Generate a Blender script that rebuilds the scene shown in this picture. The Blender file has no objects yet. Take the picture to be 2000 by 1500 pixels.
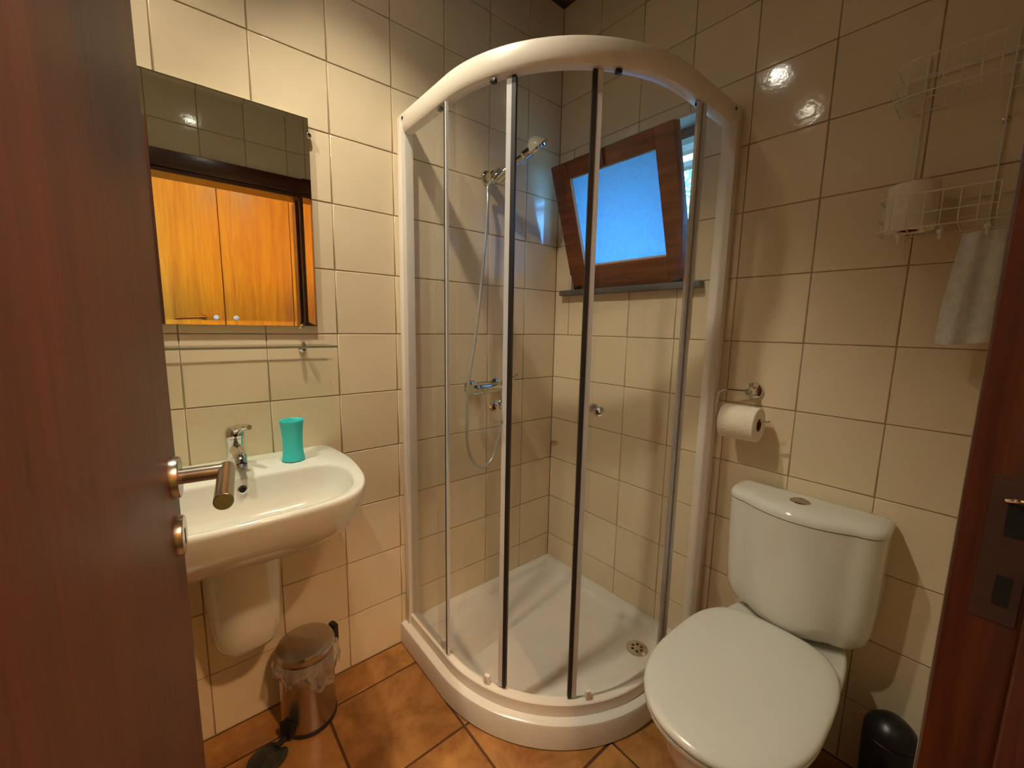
import bpy, bmesh, math, random
from mathutils import Vector, Matrix
random.seed(7)
S = bpy.context.scene
COL = S.collection
R = math.radians

# ------------------------------------------------------------------ camera
cam_d = bpy.data.cameras.new('camera'); cam = bpy.data.objects.new('camera', cam_d); COL.objects.link(cam)
CAM = Vector((1.3845, -1.41248, 1.23256))
_yaw, _pit, _rol, _f = -0.8752, -0.13823, 0.01812, 801.668
_fw = Vector((math.sin(_yaw)*math.cos(_pit), math.cos(_yaw)*math.cos(_pit), math.sin(_pit)))
_rt = Vector((math.cos(_yaw), -math.sin(_yaw), 0)); _up = _rt.cross(_fw)
_r2 = _rt*math.cos(_rol) + _up*math.sin(_rol); _u2 = -_rt*math.sin(_rol) + _up*math.cos(_rol)
cam.matrix_world = Matrix(((_r2.x, _u2.x, -_fw.x, CAM.x), (_r2.y, _u2.y, -_fw.y, CAM.y), (_r2.z, _u2.z, -_fw.z, CAM.z), (0, 0, 0, 1)))
cam_d.sensor_fit = 'HORIZONTAL'; cam_d.sensor_width = 36.0; cam_d.lens = 36.0*_f/2000.0
cam_d.clip_start = 0.02; cam_d.clip_end = 200
S.camera = cam

# ------------------------------------------------------------------ sky, portal, exposure
W = bpy.data.worlds.new('sky'); S.world = W; W.use_nodes = True
_bg = W.node_tree.nodes['Background']
_bg.inputs['Color'].default_value = (0.11, 0.42, 1.0, 1); _bg.inputs['Strength'].default_value = 16.0
SPOT_POWER, SPOT2_POWER, HALL_POWER = 47.0, 46.0, 760.0
SPOT_COL = (1.0, 0.91, 0.69); HALL_COL = (1.0, 0.64, 0.34)
S.view_settings.view_transform = 'Standard'; S.view_settings.look = 'None'
S.view_settings.gamma = 1.0; S.view_settings.use_curve_mapping = False
S.view_settings.exposure = 0.38
try:
    S.cycles.use_denoising = True
except Exception:
    pass
S.cycles.max_bounces = 14; S.cycles.transparent_max_bounces = 24; S.cycles.glossy_bounces = 8; S.cycles.diffuse_bounces = 6
S.cycles.transmission_bounces = 10; S.cycles.sample_clamp_indirect = 6.0

# ------------------------------------------------------------------ material helpers
def lin(c):
    def f(v):
        v /= 255.0
        return v/12.92 if v <= 0.04045 else ((v+0.055)/1.055)**2.4
    return (f(c[0]), f(c[1]), f(c[2]), 1.0)
def new_mat(name):
    m = bpy.data.materials.new(name); m.use_nodes = True
    nt = m.node_tree
    return m, nt, nt.nodes['Principled BSDF']
def coords(nt, kind='Object', scale=(1, 1, 1), rand=0.0):
    tc = nt.nodes.new('ShaderNodeTexCoord'); mp = nt.nodes.new('ShaderNodeMapping')
    mp.inputs['Scale'].default_value = scale
    nt.links.new(tc.outputs[kind], mp.inputs['Vector'])
    if rand:
        oi = nt.nodes.new('ShaderNodeObjectInfo'); mu = nt.nodes.new('ShaderNodeMath'); mu.operation = 'MULTIPLY'
        mu.inputs[1].default_value = rand
        nt.links.new(oi.outputs['Random'], mu.inputs[0])
        cx = nt.nodes.new('ShaderNodeCombineXYZ')
        for k in range(3): nt.links.new(mu.outputs[0], cx.inputs[k])
        nt.links.new(cx.outputs[0], mp.inputs['Location'])
    return mp.outputs['Vector']
def noise(nt, vec, scale, detail=3.0, rough=0.5, dist=0.0):
    n = nt.nodes.new('ShaderNodeTexNoise'); n.inputs['Scale'].default_value = scale
    n.inputs['Detail'].default_value = detail; n.inputs['Roughness'].default_value = rough
    n.inputs['Distortion'].default_value = dist
    nt.links.new(vec, n.inputs['Vector']); return n.outputs['Fac']
def ramp(nt, fac, stops):
    r = nt.nodes.new('ShaderNodeValToRGB'); e = r.color_ramp.elements
    while len(e) < len(stops): e.new(0.5)
    for el, (p, c) in zip(e, stops): el.position = p; el.color = c
    nt.links.new(fac, r.inputs['Fac']); return r.outputs['Color']
def bump(nt, bsdf, h, strength, dist=0.01):
    b = nt.nodes.new('ShaderNodeBump'); b.inputs['Strength'].default_value = strength; b.inputs['Distance'].default_value = dist
    nt.links.new(h, b.inputs['Height']); nt.links.new(b.outputs['Normal'], bsdf.inputs['Normal'])
def simple(name, col, rough=0.4, metal=0.0, var=0.06, nscale=6.0, bstr=0.0, bscale=40.0, spec=0.5, coat=0.0):
    m, nt, b = new_mat(name)
    v = coords(nt, 'Object', rand=11.0)
    c = lin(col); d = tuple(x*(1-var) for x in c[:3])+(1,); l = tuple(min(1, x*(1+var)) for x in c[:3])+(1,)
    nt.links.new(ramp(nt, noise(nt, v, nscale), [(0.3, d), (0.7, l)]), b.inputs['Base Color'])
    b.inputs['Roughness'].default_value = rough; b.inputs['Metallic'].default_value = metal
    b.inputs['Specular IOR Level'].default_value = spec
    if coat: b.inputs['Coat Weight'].default_value = coat; b.inputs['Coat Roughness'].default_value = 0.05
    if bstr: bump(nt, b, noise(nt, v, bscale, 4.0), bstr, 0.004)
    return m
def tile_mat(name, base, dark, rough, bstr, cloud=5.0, contrast=(0.35, 0.65), objvar=0.10, bscale=9.0):
    m, nt, b = new_mat(name)
    v = coords(nt, 'Object', rand=37.0)
    col = ramp(nt, noise(nt, v, cloud, 5.0, 0.6, 0.4), [(contrast[0], lin(dark)), (contrast[1], lin(base))])
    oi = nt.nodes.new('ShaderNodeObjectInfo'); hs = nt.nodes.new('ShaderNodeHueSaturation')
    mr = nt.nodes.new('ShaderNodeMapRange'); mr.inputs['To Min'].default_value = 1-objvar; mr.inputs['To Max'].default_value = 1+objvar
    nt.links.new(oi.outputs['Random'], mr.inputs['Value']); nt.links.new(mr.outputs['Result'], hs.inputs['Value'])
    nt.links.new(col, hs.inputs['Color']); nt.links.new(hs.outputs['Color'], b.inputs['Base Color'])
    b.inputs['Roughness'].default_value = rough
    bump(nt, b, noise(nt, v, bscale, 3.0, 0.55), bstr, 0.004)
    return m
def wood(name, dark, mid, light, rough=0.35, axis='z', scale=1.0, coat=0.15):
    m, nt, b = new_mat(name)
    sc = {'z': (14, 14, 0.9), 'x': (0.9, 14, 14), 'y': (14, 0.9, 14)}[axis]
    v = coords(nt, 'Object', tuple(s*scale for s in sc), rand=13.0)
    n1 = noise(nt, v, 1.6, 5.0, 0.6, 1.1)
    c = ramp(nt, n1, [(0.28, lin(dark)), (0.5, lin(mid)), (0.72, lin(light))])
    v2 = coords(nt, 'Object', tuple(s*scale*5 for s in sc), rand=5.0)
    n2 = noise(nt, v2, 2.0, 3.0)
    mx = nt.nodes.new('ShaderNodeMix'); mx.data_type = 'RGBA'; mx.blend_type = 'MULTIPLY'; mx.inputs['Factor'].default_value = 0.35
    g = ramp(nt, n2, [(0.3, (0.55, 0.5, 0.45, 1)), (0.6, (1, 1, 1, 1))])
    nt.links.new(c, mx.inputs['A']); nt.links.new(g, mx.inputs['B'])
    nt.links.new(mx.outputs['Result'], b.inputs['Base Color'])
    b.inputs['Roughness'].default_value = rough
    b.inputs['Coat Weight'].default_value = coat; b.inputs['Coat Roughness'].default_value = 0.2
    bump(nt, b, n2, 0.15, 0.002)
    return m
def glass_mat(name, tint=(0.95, 0.98, 0.97), gloss=1.0, rough=0.0, haze=0.0):
    m, nt, b = new_mat(name); nt.nodes.remove(b)
    out = nt.nodes['Material Output']
    tr = nt.nodes.new('ShaderNodeBsdfTransparent'); tr.inputs['Color'].default_value = (*tint, 1)
    gl = nt.nodes.new('ShaderNodeBsdfGlossy'); gl.inputs['Roughness'].default_value = rough
    # Schlick reflectance, the same for both faces of the sheet
    lw = nt.nodes.new('ShaderNodeLayerWeight'); lw.inputs['Blend'].default_value = 0.5
    pw = nt.nodes.new('ShaderNodeMath'); pw.operation = 'POWER'; pw.inputs[1].default_value = 5.0
    mu = nt.nodes.new('ShaderNodeMath'); mu.operation = 'MULTIPLY_ADD'; mu.inputs[1].default_value = 0.9*gloss; mu.inputs[2].default_value = 0.04*gloss
    mx = nt.nodes.new('ShaderNodeMixShader')
    nt.links.new(lw.outputs['Facing'], pw.inputs[0]); nt.links.new(pw.outputs[0], mu.inputs[0]); nt.links.new(mu.outputs[0], mx.inputs['Fac'])
    src = tr.outputs[0]
    if haze:
        df = nt.nodes.new('ShaderNodeBsdfTranslucent'); df.inputs['Color'].default_value = (0.8, 0.8, 0.8, 1)
        dd = nt.nodes.new('ShaderNodeBsdfDiffuse'); dd.inputs['Color'].default_value = (0.8, 0.8, 0.8, 1)
        m1 = nt.nodes.new('ShaderNodeMixShader'); m1.inputs['Fac'].default_value = 0.5
        nt.links.new(df.outputs[0], m1.inputs[1]); nt.links.new(dd.outputs[0], m1.inputs[2])
        m2 = nt.nodes.new('ShaderNodeMixShader')
        v = coords(nt, 'Object', rand=3.0); nf = noise(nt, v, 18.0, 4.0, 0.6, 1.0)
        mr = nt.nodes.new('ShaderNodeMapRange'); mr.inputs['From Min'].default_value = 0.35; mr.inputs['From Max'].default_value = 0.75
        mr.inputs['To Min'].default_value = haze*0.4; mr.inputs['To Max'].default_value = haze*1.6
        nt.links.new(nf, mr.inputs['Value']); nt.links.new(mr.outputs[0], m2.inputs['Fac'])
        nt.links.new(tr.outputs[0], m2.inputs[1]); nt.links.new(m1.outputs[0], m2.inputs[2])
        src = m2.outputs[0]
    nt.links.new(src, mx.inputs[1]); nt.links.new(gl.outputs[0], mx.inputs[2])
    nt.links.new(mx.outputs[0], out.inputs['Surface'])
    return m
def emit_mat(name, col, strength):
    m, nt, b = new_mat(name)
    b.inputs['Base Color'].default_value = (*col, 1)
    b.inputs['Emission Color'].default_value = (*col, 1); b.inputs['Emission Strength'].default_value = strength
    return m
def frosted_mat(name):
    m, nt, b = new_mat(name); nt.nodes.remove(b)
    out = nt.nodes['Material Output']
    t = nt.nodes.new('ShaderNodeBsdfTranslucent')
    v = coords(nt, 'Object'); nf = noise(nt, v, 60.0, 3.0)
    c = ramp(nt, nf, [(0.3, (0.44, 0.56, 0.62, 1)), (0.7, (0.50, 0.62, 0.68, 1))])
    nt.links.new(c, t.inputs['Color'])
    g = nt.nodes.new('ShaderNodeBsdfGlossy'); g.inputs['Roughness'].default_value = 0.35
    fr = nt.nodes.new('ShaderNodeFresnel'); fr.inputs['IOR'].default_value = 1.4
    mx = nt.nodes.new('ShaderNodeMixShader')
    nt.links.new(fr.outputs[0], mx.inputs[0]); nt.links.new(t.outputs[0], mx.inputs[1]); nt.links.new(g.outputs[0], mx.inputs[2])
    nt.links.new(mx.outputs[0], out.inputs['Surface'])
    return m

M = {}
M['tile'] = tile_mat('cream_glazed_tile', (228, 211, 180), (222, 204, 172), 0.09, 0.10, 4.0, (0.3, 0.7), 0.035, 26.0)
M['grout'] = simple('wall_grout', (160, 136, 102), 0.9, 0, 0.15, 25, 0.4, 200)
M['ftile'] = tile_mat('terracotta_floor_tile', (182, 130, 72), (128, 82, 40), 0.22, 0.12, 6.5, (0.32, 0.66), 0.07, 14.0)
M['fgrout'] = simple('floor_grout', (84, 50, 26), 0.9, 0, 0.2, 25, 0.4, 200)
M['plaster'] = simple('white_plaster', (214, 208, 196), 0.85, 0, 0.05, 8, 0.3, 90)
M['hallwall'] = simple('ochre_hall_plaster', (222, 190, 136), 0.85, 0, 0.05, 6, 0.3, 90)
M['ceil'] = wood('dark_ceiling_wood', (38, 20, 9), (58, 32, 14), (80, 46, 20), 0.45, 'y')
M['door'] = wood('varnished_door_wood', (74, 31, 10), (88, 38, 13), (102, 47, 18), 0.55, 'z', 0.8, 0.03)
M['frame'] = wood('door_frame_wood', (62, 27, 11), (84, 38, 15), (106, 52, 22), 0.32, 'z', 1.0, 0.3)
M['frameh'] = wood('door_head_wood', (62, 27, 11), (84, 38, 15), (106, 52, 22), 0.32, 'y', 1.0, 0.3)
M['sash'] = wood('window_sash_wood', (92, 46, 22), (128, 68, 34), (152, 88, 46), 0.35, 'x', 1.4, 0.2)
M['wardrobe'] = wood('pine_wardrobe_wood', (162, 98, 12), (188, 124, 16), (206, 144, 24), 0.38, 'z', 0.6, 0.25)
M['outwood'] = wood('eave_wood', (96, 62, 36), (128, 86, 52), (150, 108, 70), 0.6, 'x')
M['slate'] = simple('grey_slate_sill', (92, 90, 84), 0.45, 0, 0.18, 18, 0.4, 120)
M['ceramic'] = simple('white_ceramic', (218, 217, 206), 0.07, 0, 0.012, 3, 0, 1, 0.55, 0.3)
M['seatp'] = simple('white_seat_plastic', (216, 215, 204), 0.18, 0, 0.012, 3)
M['acrylic'] = simple('white_acrylic_tray', (226, 220, 210), 0.2, 0, 0.03, 9)
M['whitealu'] = simple('white_enamelled_profile', (232, 222, 210), 0.3, 0, 0.02, 8)
M['alu'] = simple('satin_aluminium_strip', (190, 190, 196), 0.28, 0.6, 0.04, 20)
M['clearstrip'] = simple('milky_edge_strip', (205, 205, 208), 0.25, 0, 0.03, 20)
M['black'] = simple('black_plastic', (20, 19, 19), 0.35, 0, 0.1, 12)
M['rubber'] = simple('dark_seal_rubber', (34, 26, 22), 0.5, 0, 0.1, 12)
M['chrome'] = simple('chrome', (226, 224, 220), 0.07, 1.0, 0.02, 10)
M['steel'] = simple('brushed_steel', (186, 178, 168), 0.26, 1.0, 0.06, 60)
M['hosesteel'] = simple('silver_hose_metal', (206, 206, 204), 0.3, 0.75, 0.05, 60)
M['oldsteel'] = simple('dull_bronzed_steel', (78, 52, 42), 0.5, 0.3, 0.1, 60)
M['brass'] = simple('brass', (196, 158, 92), 0.25, 1.0, 0.06, 20)
M['mirror'] = simple('silvered_mirror', (226, 228, 218), 0.0, 1.0, 0.0, 3)
M['shower_glass'] = glass_mat('shower_glass', (0.985, 0.99, 0.985), 1.0, 0.0, 0.010)
M['shelf_glass'] = glass_mat('shelf_glass', (0.93, 0.97, 0.94), 1.0, 0.0)
M['shelf_edge'] = simple('green_glass_edge', (128, 122, 98), 0.15, 0, 0.05, 30)
M['bag'] = glass_mat('clear_bag_film', (0.93, 0.92, 0.90), 2.6, 0.15, 0.30)
M['frosted'] = frosted_mat('frosted_glass')
M['mint'] = simple('mint_green_plastic', (58, 206, 206), 0.32, 0, 0.03, 8)
M['paper'] = simple('white_tissue_paper', (232, 222, 200), 0.95, 0, 0.04, 40, 0.4, 160)
M['card'] = simple('brown_card_core', (120, 84, 56), 0.9)
M['towel'] = simple('white_terry_towel', (216, 214, 204), 0.95, 0, 0.08, 60, 0.9, 260)
M['wire'] = simple('white_coated_wire', (222, 216, 206), 0.35, 0, 0.02, 10)
M['pedal'] = simple('dark_grey_pedal_plastic', (46, 48, 44), 0.22, 0, 0.08, 12)
M['hole'] = simple('dark_hole', (14, 11, 9), 0.8)
M['earth'] = simple('dry_earth', (120, 104, 74), 0.95, 0, 0.25, 0.6)
M['leaf'] = simple('pale_leaf', (150, 176, 140), 0.5, 0, 0.2, 4)
M['lampglass'] = emit_mat('lit_spot_glass', (1.0, 0.97, 0.86), 45.0)
M['lampglass_dim'] = emit_mat('lit_spot_glass_dim', (1.0, 0.95, 0.82), 14.0)
M['hallglass'] = emit_mat('lit_hall_globe', (1.0, 0.66, 0.3), 5.0)

# ------------------------------------------------------------------ object helpers
def link(o, parent=None):
    COL.objects.link(o)
    if parent is not None: o.parent = parent
    return o
def tag(o, label=None, cat=None, group=None, kind=None):
    if label: o['label'] = label
    if cat: o['category'] = cat
    if group: o['group'] = group
    if kind: o['kind'] = kind
    return o
def thing(name, label, cat, loc=(0, 0, 0), rz=0.0, group=None, kind=None):
    o = bpy.data.objects.new(name, None); o.empty_display_size = 0.05
    link(o); o.location = loc; o.rotation_euler = (0, 0, rz)
    return tag(o, label, cat, group, kind)
def finish(me, mat, smooth=35):
    if isinstance(mat, str): mat = M[mat]
    me.materials.clear(); me.materials.append(mat)
    if smooth:
        for p in me.polygons: p.use_smooth = True
        me.set_sharp_from_angle(angle=R(smooth))
    me.update()
def local(parent):
    # verts are given in world space: shift them to the parent's frame
    return parent.matrix_basis.inverted() if parent is not None and parent.parent is None else (
        (parent.parent.matrix_basis @ parent.matrix_basis).inverted() if parent is not None else Matrix())
def obj(name, bm, mat, parent=None, smooth=35, world=True):
    bmesh.ops.recalc_face_normals(bm, faces=bm.faces)
    me = bpy.data.meshes.new(name)
    if world and parent is not None: bm.transform(local(parent))
    bm.to_mesh(me); bm.free(); finish(me, mat, smooth)
    return link(bpy.data.objects.new(name, me), parent)
def B_(): return bmesh.new()
def box(bm, a, b, bev=0.0, seg=2):
    x0, x1 = sorted((a[0], b[0])); y0, y1 = sorted((a[1], b[1])); z0, z1 = sorted((a[2], b[2]))
    v = [bm.verts.new(p) for p in ((x0, y0, z0), (x1, y0, z0), (x1, y1, z0), (x0, y1, z0), (x0, y0, z1), (x1, y0, z1), (x1, y1, z1), (x0, y1, z1))]
    fs = [bm.faces.new([v[i] for i in q]) for q in ((0, 3, 2, 1), (4, 5, 6, 7), (0, 1, 5, 4), (1, 2, 6, 5), (2, 3, 7, 6), (3, 0, 4, 7))]
    if bev:
        es = list({e for f in fs for e in f.edges})
        bmesh.ops.bevel(bm, geom=es, offset=bev, segments=seg, affect='EDGES', profile=0.6)
    return bm
def obox(bm, o, ax, ay, az, lo, hi, bev=0.0, seg=2):
    t = bmesh.new(); box(t, lo, hi, bev, seg)
    m = Matrix(((ax[0], ay[0], az[0], o[0]), (ax[1], ay[1], az[1], o[1]), (ax[2], ay[2], az[2], o[2]), (0, 0, 0, 1)))
    t.transform(m); me = bpy.data.meshes.new('tmp'); t.to_mesh(me); t.free(); bm.from_mesh(me); bpy.data.meshes.remove(me)
    return bm
def loft(bm, loops, cap0=True, cap1=True, closed=True):
    vs = [[bm.verts.new(p) for p in lp] for lp in loops]
    n = len(loops[0])
    for a, b in zip(vs, vs[1:]):
        for i in range(n if closed else n-1):
            j = (i+1) % n
            bm.faces.new((a[i], a[j], b[j], b[i]))
    if cap0: bm.faces.new(vs[0][::-1])
    if cap1: bm.faces.new(vs[-1])
    return vs
def lathe(bm, prof, c=(0, 0, 0), axis=(0, 0, 1), seg=32, cap0=True, cap1=True):
    ax = Vector(axis).normalized(); t = Vector((1, 0, 0)) if abs(ax.x) < 0.9 else Vector((0, 1, 0))
    u = ax.cross(t).normalized(); w = ax.cross(u)
    loops = [[Vector(c)+ax*h+(u*math.cos(2*math.pi*k/seg)+w*math.sin(2*math.pi*k/seg))*max(r, 1e-5) for k in range(seg)] for r, h in prof]
    loft(bm, loops, cap0, cap1); return bm
def smooth_path(pts, n=8):
    pts = [Vector(p) for p in pts]; out = []
    for i in range(len(pts)-1):
        p0 = pts[max(i-1, 0)]; p1 = pts[i]; p2 = pts[i+1]; p3 = pts[min(i+2, len(pts)-1)]
        for k in range(n):
            t = k/n
            out.append(0.5*((2*p1)+(p2-p0)*t+(2*p0-5*p1+4*p2-p3)*t*t+(3*p1-p0-3*p2+p3)*t**3))
    out.append(pts[-1]); return out
def tube(bm, pts, r, seg=10, caps=True):
    pts = [Vector(p) for p in pts]; n = len(pts)
    rr = r if isinstance(r, (list, tuple)) else [r]*n
    tans = [(pts[min(i+1, n-1)]-pts[max(i-1, 0)]).normalized() for i in range(n)]
    t0 = tans[0]; up = Vector((0, 0, 1)) if abs(t0.z) < 0.9 else Vector((1, 0, 0))
    u = t0.cross(up).normalized(); loops = []
    for p, t, ra in zip(pts, tans, rr):
        u = (u - t*u.dot(t)).normalized(); w = t.cross(u)
        loops.append([p+(u*math.cos(2*math.pi*k/seg)+w*math.sin(2*math.pi*k/seg))*ra for k in range(seg)])
    loft(bm, loops, caps, caps); return bm
def sphere(bm, c, r, sx=1, sy=1, sz=1, seg=16, rings=10):
    t = bmesh.new(); bmesh.ops.create_uvsphere(t, u_segments=seg, v_segments=rings, radius=r)
    t.transform(Matrix.Translation(c) @ Matrix.Diagonal((sx, sy, sz, 1)))
    me = bpy.data.meshes.new('tmp'); t.to_mesh(me); t.free(); bm.from_mesh(me); bpy.data.meshes.remove(me); return bm

# ------------------------------------------------------------------ room shell
H = 2.585; XW = 1.39; YF = -1.98
WX0, WX1, WZ0, WZ1 = 0.087, 0.665, 1.40, 1.962        # window opening
DY0, DY1, DZ = -1.53, -0.745, 1.975                    # doorway hole in wall_right
GR = 0.0020                                            # grout recess
def struct(name, bm, mat, label, cat, smooth=0):
    o = obj(name, bm, mat, None, smooth); return tag(o, label, cat, kind='structure')
b = B_(); box(b, (-0.12, -1.98-0.1, -0.1), (-GR, 0.0, H+0.05))
wall_left = struct('wall_left', b, 'grout', 'cream tiled wall carrying the mirror and the washbasin', 'wall')
b = B_()
for a, c in (((-0.12, GR, -0.1), (WX0, 0.24, H+0.05)), ((WX1, GR, -0.1), (XW+0.12, 0.24, H+0.05)), ((WX0, GR, -0.1), (WX1, 0.24, WZ0)), ((WX0, GR, WZ1), (WX1, 0.24, H+0.05))):
    box(b, a, c)
wall_back = struct('wall_back', b, 'grout', 'cream tiled wall with the small window and the toilet', 'wall')
b = B_()
for a, c in (((XW+GR, YF-0.1, -0.1), (XW+0.12, DY0, H+0.05)), ((XW+GR, DY1, -0.1), (XW+0.12, 0.003, H+0.05)), ((XW+GR, DY0, DZ), (XW+0.12, DY1, H+0.05))):
    box(b, a, c)
wall_right = struct('wall_right', b, 'grout', 'cream tiled wall holding the doorway opposite the mirror', 'wall')
b = B_(); box(b, (-0.003, YF-0.1, -0.1), (XW, YF-GR, H+0.05))
wall_front = struct('wall_front', b, 'grout', 'cream tiled wall behind the open door', 'wall')
b = B_(); box(b, (-0.12, YF-0.1, -0.12), (XW+0.12, 0.1, -0.003))
floor = struct('floor', b, 'fgrout', 'terracotta tiled bathroom floor with dark joints', 'floor')
b = B_(); box(b, (-0.1, YF-0.1, H+0.02), (XW+0.1, 0.1, H+0.1))
ceiling = struct('ceiling', b, 'ceil', 'dark brown boarded wooden ceiling', 'ceiling')

def tile_mesh(name, w, h, mat, d=0.007, e=0.0018):
    me = bpy.data.meshes.new(name); vs = []; fs = []
    for ins, z in ((0, -d), (0, -e), (e*0.3, -e*0.3), (e, 0)):
        x, y = w/2-ins, h/2-ins
        vs += [(-x, -y, z), (x, -y, z), (x, y, z), (-x, y, z)]
    for r_ in range(3):
        for k in range(4):
            j = (k+1) % 4; fs.append((r_*4+k, r_*4+j, r_*4+4+j, r_*4+4+k))
    fs.append((12, 13, 14, 15))
    me.from_pydata(vs, [], fs); finish(me, mat, 0)
    for p in me.polygons[4:12]: p.use_smooth = True
    return me
TM = {}
def put_tile(parent, o, u, v, n, u0, u1, v0, v1, mat, gap, jit=0.0022, name='tile'):
    w, h = u1-u0-gap, v1-v0-gap
    if w < 0.008 or h < 0.008: return
    key = (round(w, 3), round(h, 3), mat)
    if key not in TM: TM[key] = tile_mesh(name, w, h, mat)
    t = bpy.data.objects.new(name, TM[key])
    c = Vector(o)+Vector(u)*(u0+u1)/2+Vector(v)*(v0+v1)/2
    uu, vv, nn = Vector(u), Vector(v), Vector(n)
    m = Matrix(((uu.x, vv.x, nn.x, c.x), (uu.y, vv.y, nn.y, c.y), (uu.z, vv.z, nn.z, c.z), (0, 0, 0, 1)))
    m = m @ Matrix.Rotation(random.uniform(-jit, jit), 4, 'X') @ Matrix.Rotation(random.uniform(-jit, jit), 4, 'Y')
    link(t, parent); t.matrix_local = m
def tile_wall(parent, o, u, n, ubreaks, vbreaks, holes, mat='tile', gap=0.0028, v=(0, 0, 1), umin=-9, umax=9):
    for a0, a1 in zip(ubreaks, ubreaks[1:]):
        for c0, c1 in zip(vbreaks, vbreaks[1:]):
            rects = [(a0, a1, c0, c1)]
            for h0, h1, k0, k1 in holes:
                nr = []
                for (x0, x1, y0, y1) in rects:
                    if h1 <= x0 or h0 >= x1 or k1 <= y0 or k0 >= y1: nr.append((x0, x1, y0, y1)); continue
                    if h0 > x0: nr.append((x0, h0, y0, y1))
                    if h1 < x1: nr.append((h1, x1, y0, y1))
                    xa, xb = max(x0, h0), min(x1, h1)
                    if k0 > y0: nr.append((xa, xb, y0, k0))
                    if k1 < y1: nr.append((xa, xb, k1, y1))
                rects = nr
            for q in rects: put_tile(parent, o, u, v, n, *q, mat, gap)
rows = [0.2*k for k in range(13)]+[H+0.02]
tile_wall(wall_left, (0, 0, 0), (0, -1, 0), (1, 0, 0), [0.0]+[0.1933+0.2*k for k in range(9)]+[1.98], rows, [])
tile_wall(wall_back, (0, 0, 0), (1, 0, 0), (0, -1, 0), [0.0, 0.2058, 0.4058, 0.6058, 0.8058, 1.0058, 1.2058, XW], rows, [(WX0, WX1, WZ0, WZ1)])
tile_wall(wall_right, (XW, 0, 0), (0, 1, 0), (-1, 0, 0), [-1.98]+[-1.82+0.2*k for k in range(10)]+[0.0], rows, [(DY0, DY1, -1, DZ)])
tile_wall(wall_front, (0, YF, 0), (-1, 0, 0), (0, 1, 0), [-XW]+[-1.2+0.2*k for k in range(6)]+[0.0], rows, [])
FP = 0.318
fx = [0.0]+[0.124+FP*k for k in range(4)]+[XW]; fy = [0.0, 0.159]+[0.477+FP*k for k in range(5)]
fy = [v for v in fy if v < 1.97]+[1.98]
tile_wall(floor, (0, 0, 0), (1, 0, 0), (0, 0, 1), fx, fy, [], 'ftile', 0.007, (0, -1, 0))
for k in range(15):
    x0 = k*0.0936-0.005
    b = B_(); box(b, (x0+0.0015, YF, H), (x0+0.0921, 0.0, H+0.018), 0.003, 1); obj('ceiling_board', b, 'ceil', ceiling, 30)

# ------------------------------------------------------------------ window
win = thing('window_1', 'small brown wooden tilt window with frosted pane, tilted open over the shower', 'window', (WX0, 0.0, WZ0), kind='structure')
b = B_()
box(b, (WX0, 0.0005, WZ0), (WX0+0.008, 0.23, WZ1)); box(b, (WX1-0.008, 0.0005, WZ0), (WX1, 0.23, WZ1)); box(b, (WX0+0.008, 0.0005, WZ1-0.008), (WX1-0.008, 0.23, WZ1))
obj('plaster_reveal', b, 'plaster', win, 0)
b = B_(); box(b, (0.052, -0.032, WZ0-0.024), (0.702, 0.10, WZ0-0.001), 0.004, 2)
tag(obj('window_sill', b, 'slate', win, 30), 'dark grey slate sill')
b = B_()
X0, X1, Z0, Z1 = WX0+0.009, WX1-0.009, WZ0, WZ1-0.009
for a, c in (((X0, 0.075, Z0), (X0+0.035, 0.13, Z1)), ((X1-0.035, 0.075, Z0), (X1, 0.13, Z1)), ((X0+0.035, 0.075, Z0), (X1-0.035, 0.13, Z0+0.03)), ((X0+0.035, 0.075, Z1-0.035), (X1-0.035, 0.13, Z1))):
    box(b, a, c, 0.003, 1)
obj('fixed_frame', b, 'sash', win, 30)
TILT = R(18.7); SW, SH, ST = 0.542, 0.508, 0.044
SO = Vector((0.088, 0.020, WZ0+0.007))
RX = Matrix.Translation(SO) @ Matrix.Rotation(TILT, 4, 'X')
def sash_part(name, bm, mat, parent, smooth=30):
    bm.transform(RX); return obj(name, bm, mat, parent, smooth)
b = B_()
box(b, (0, 0, 0), (0.083, ST, SH), 0.004, 2); box(b, (SW-0.071, 0, 0), (SW, ST, SH), 0.004, 2)
box(b, (0.083, 0.0006, 0), (SW-0.071, ST, 0.092), 0.004, 2); box(b, (0.083, 0.0006, SH-0.064), (SW-0.071, ST, SH), 0.004, 2)
sash = sash_part('sash', b, 'sash', win)
b = B_(); box(b, (0.084, 0.018, 0.093), (SW-0.072, 0.023, SH-0.065))
tag(sash_part('pane', b, 'frosted', sash, 0), 'frosted glass pane')
b = B_()
g0, g1, h0, h1 = 0.083, SW-0.071, 0.092, SH-0.064
for a, c in (((g0, 0.008, h0), (g0+0.006, 0.018, h1)), ((g1-0.003, 0.008, h0), (g1, 0.018, h1)), ((g0+0.006, 0.008, h0), (g1-0.003, 0.018, h0+0.006)), ((g0+0.006, 0.008, h1-0.003), (g1-0.003, 0.018, h1))):
    box(b, a, c)
sash_part('glazing_bead', b, 'plaster', sash, 0)
b = B_(); box(b, (0.235, -0.008, SH-0.058), (0.268, 0.0, SH-0.004), 0.003, 2)
lt = sash_part('latch', b, 'steel', sash); lt.data.materials[0] = M['frame']
b = B_(); lathe(b, [(0.006, 0), (0.006, 0.016), (0.004, 0.02)], (0.252, -0.008, SH-0.045), (0, -1, 0), 14)
sash_part('latch_knob', b, 'chrome', sash)
for x in (0.02, SW-0.045):
    b = B_(); tube(b, [(x, -0.004, 0.006), (x+0.026, -0.004, 0.006)], 0.008, 12); sash_part('hinge', b, 'rubber', sash)
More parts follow.
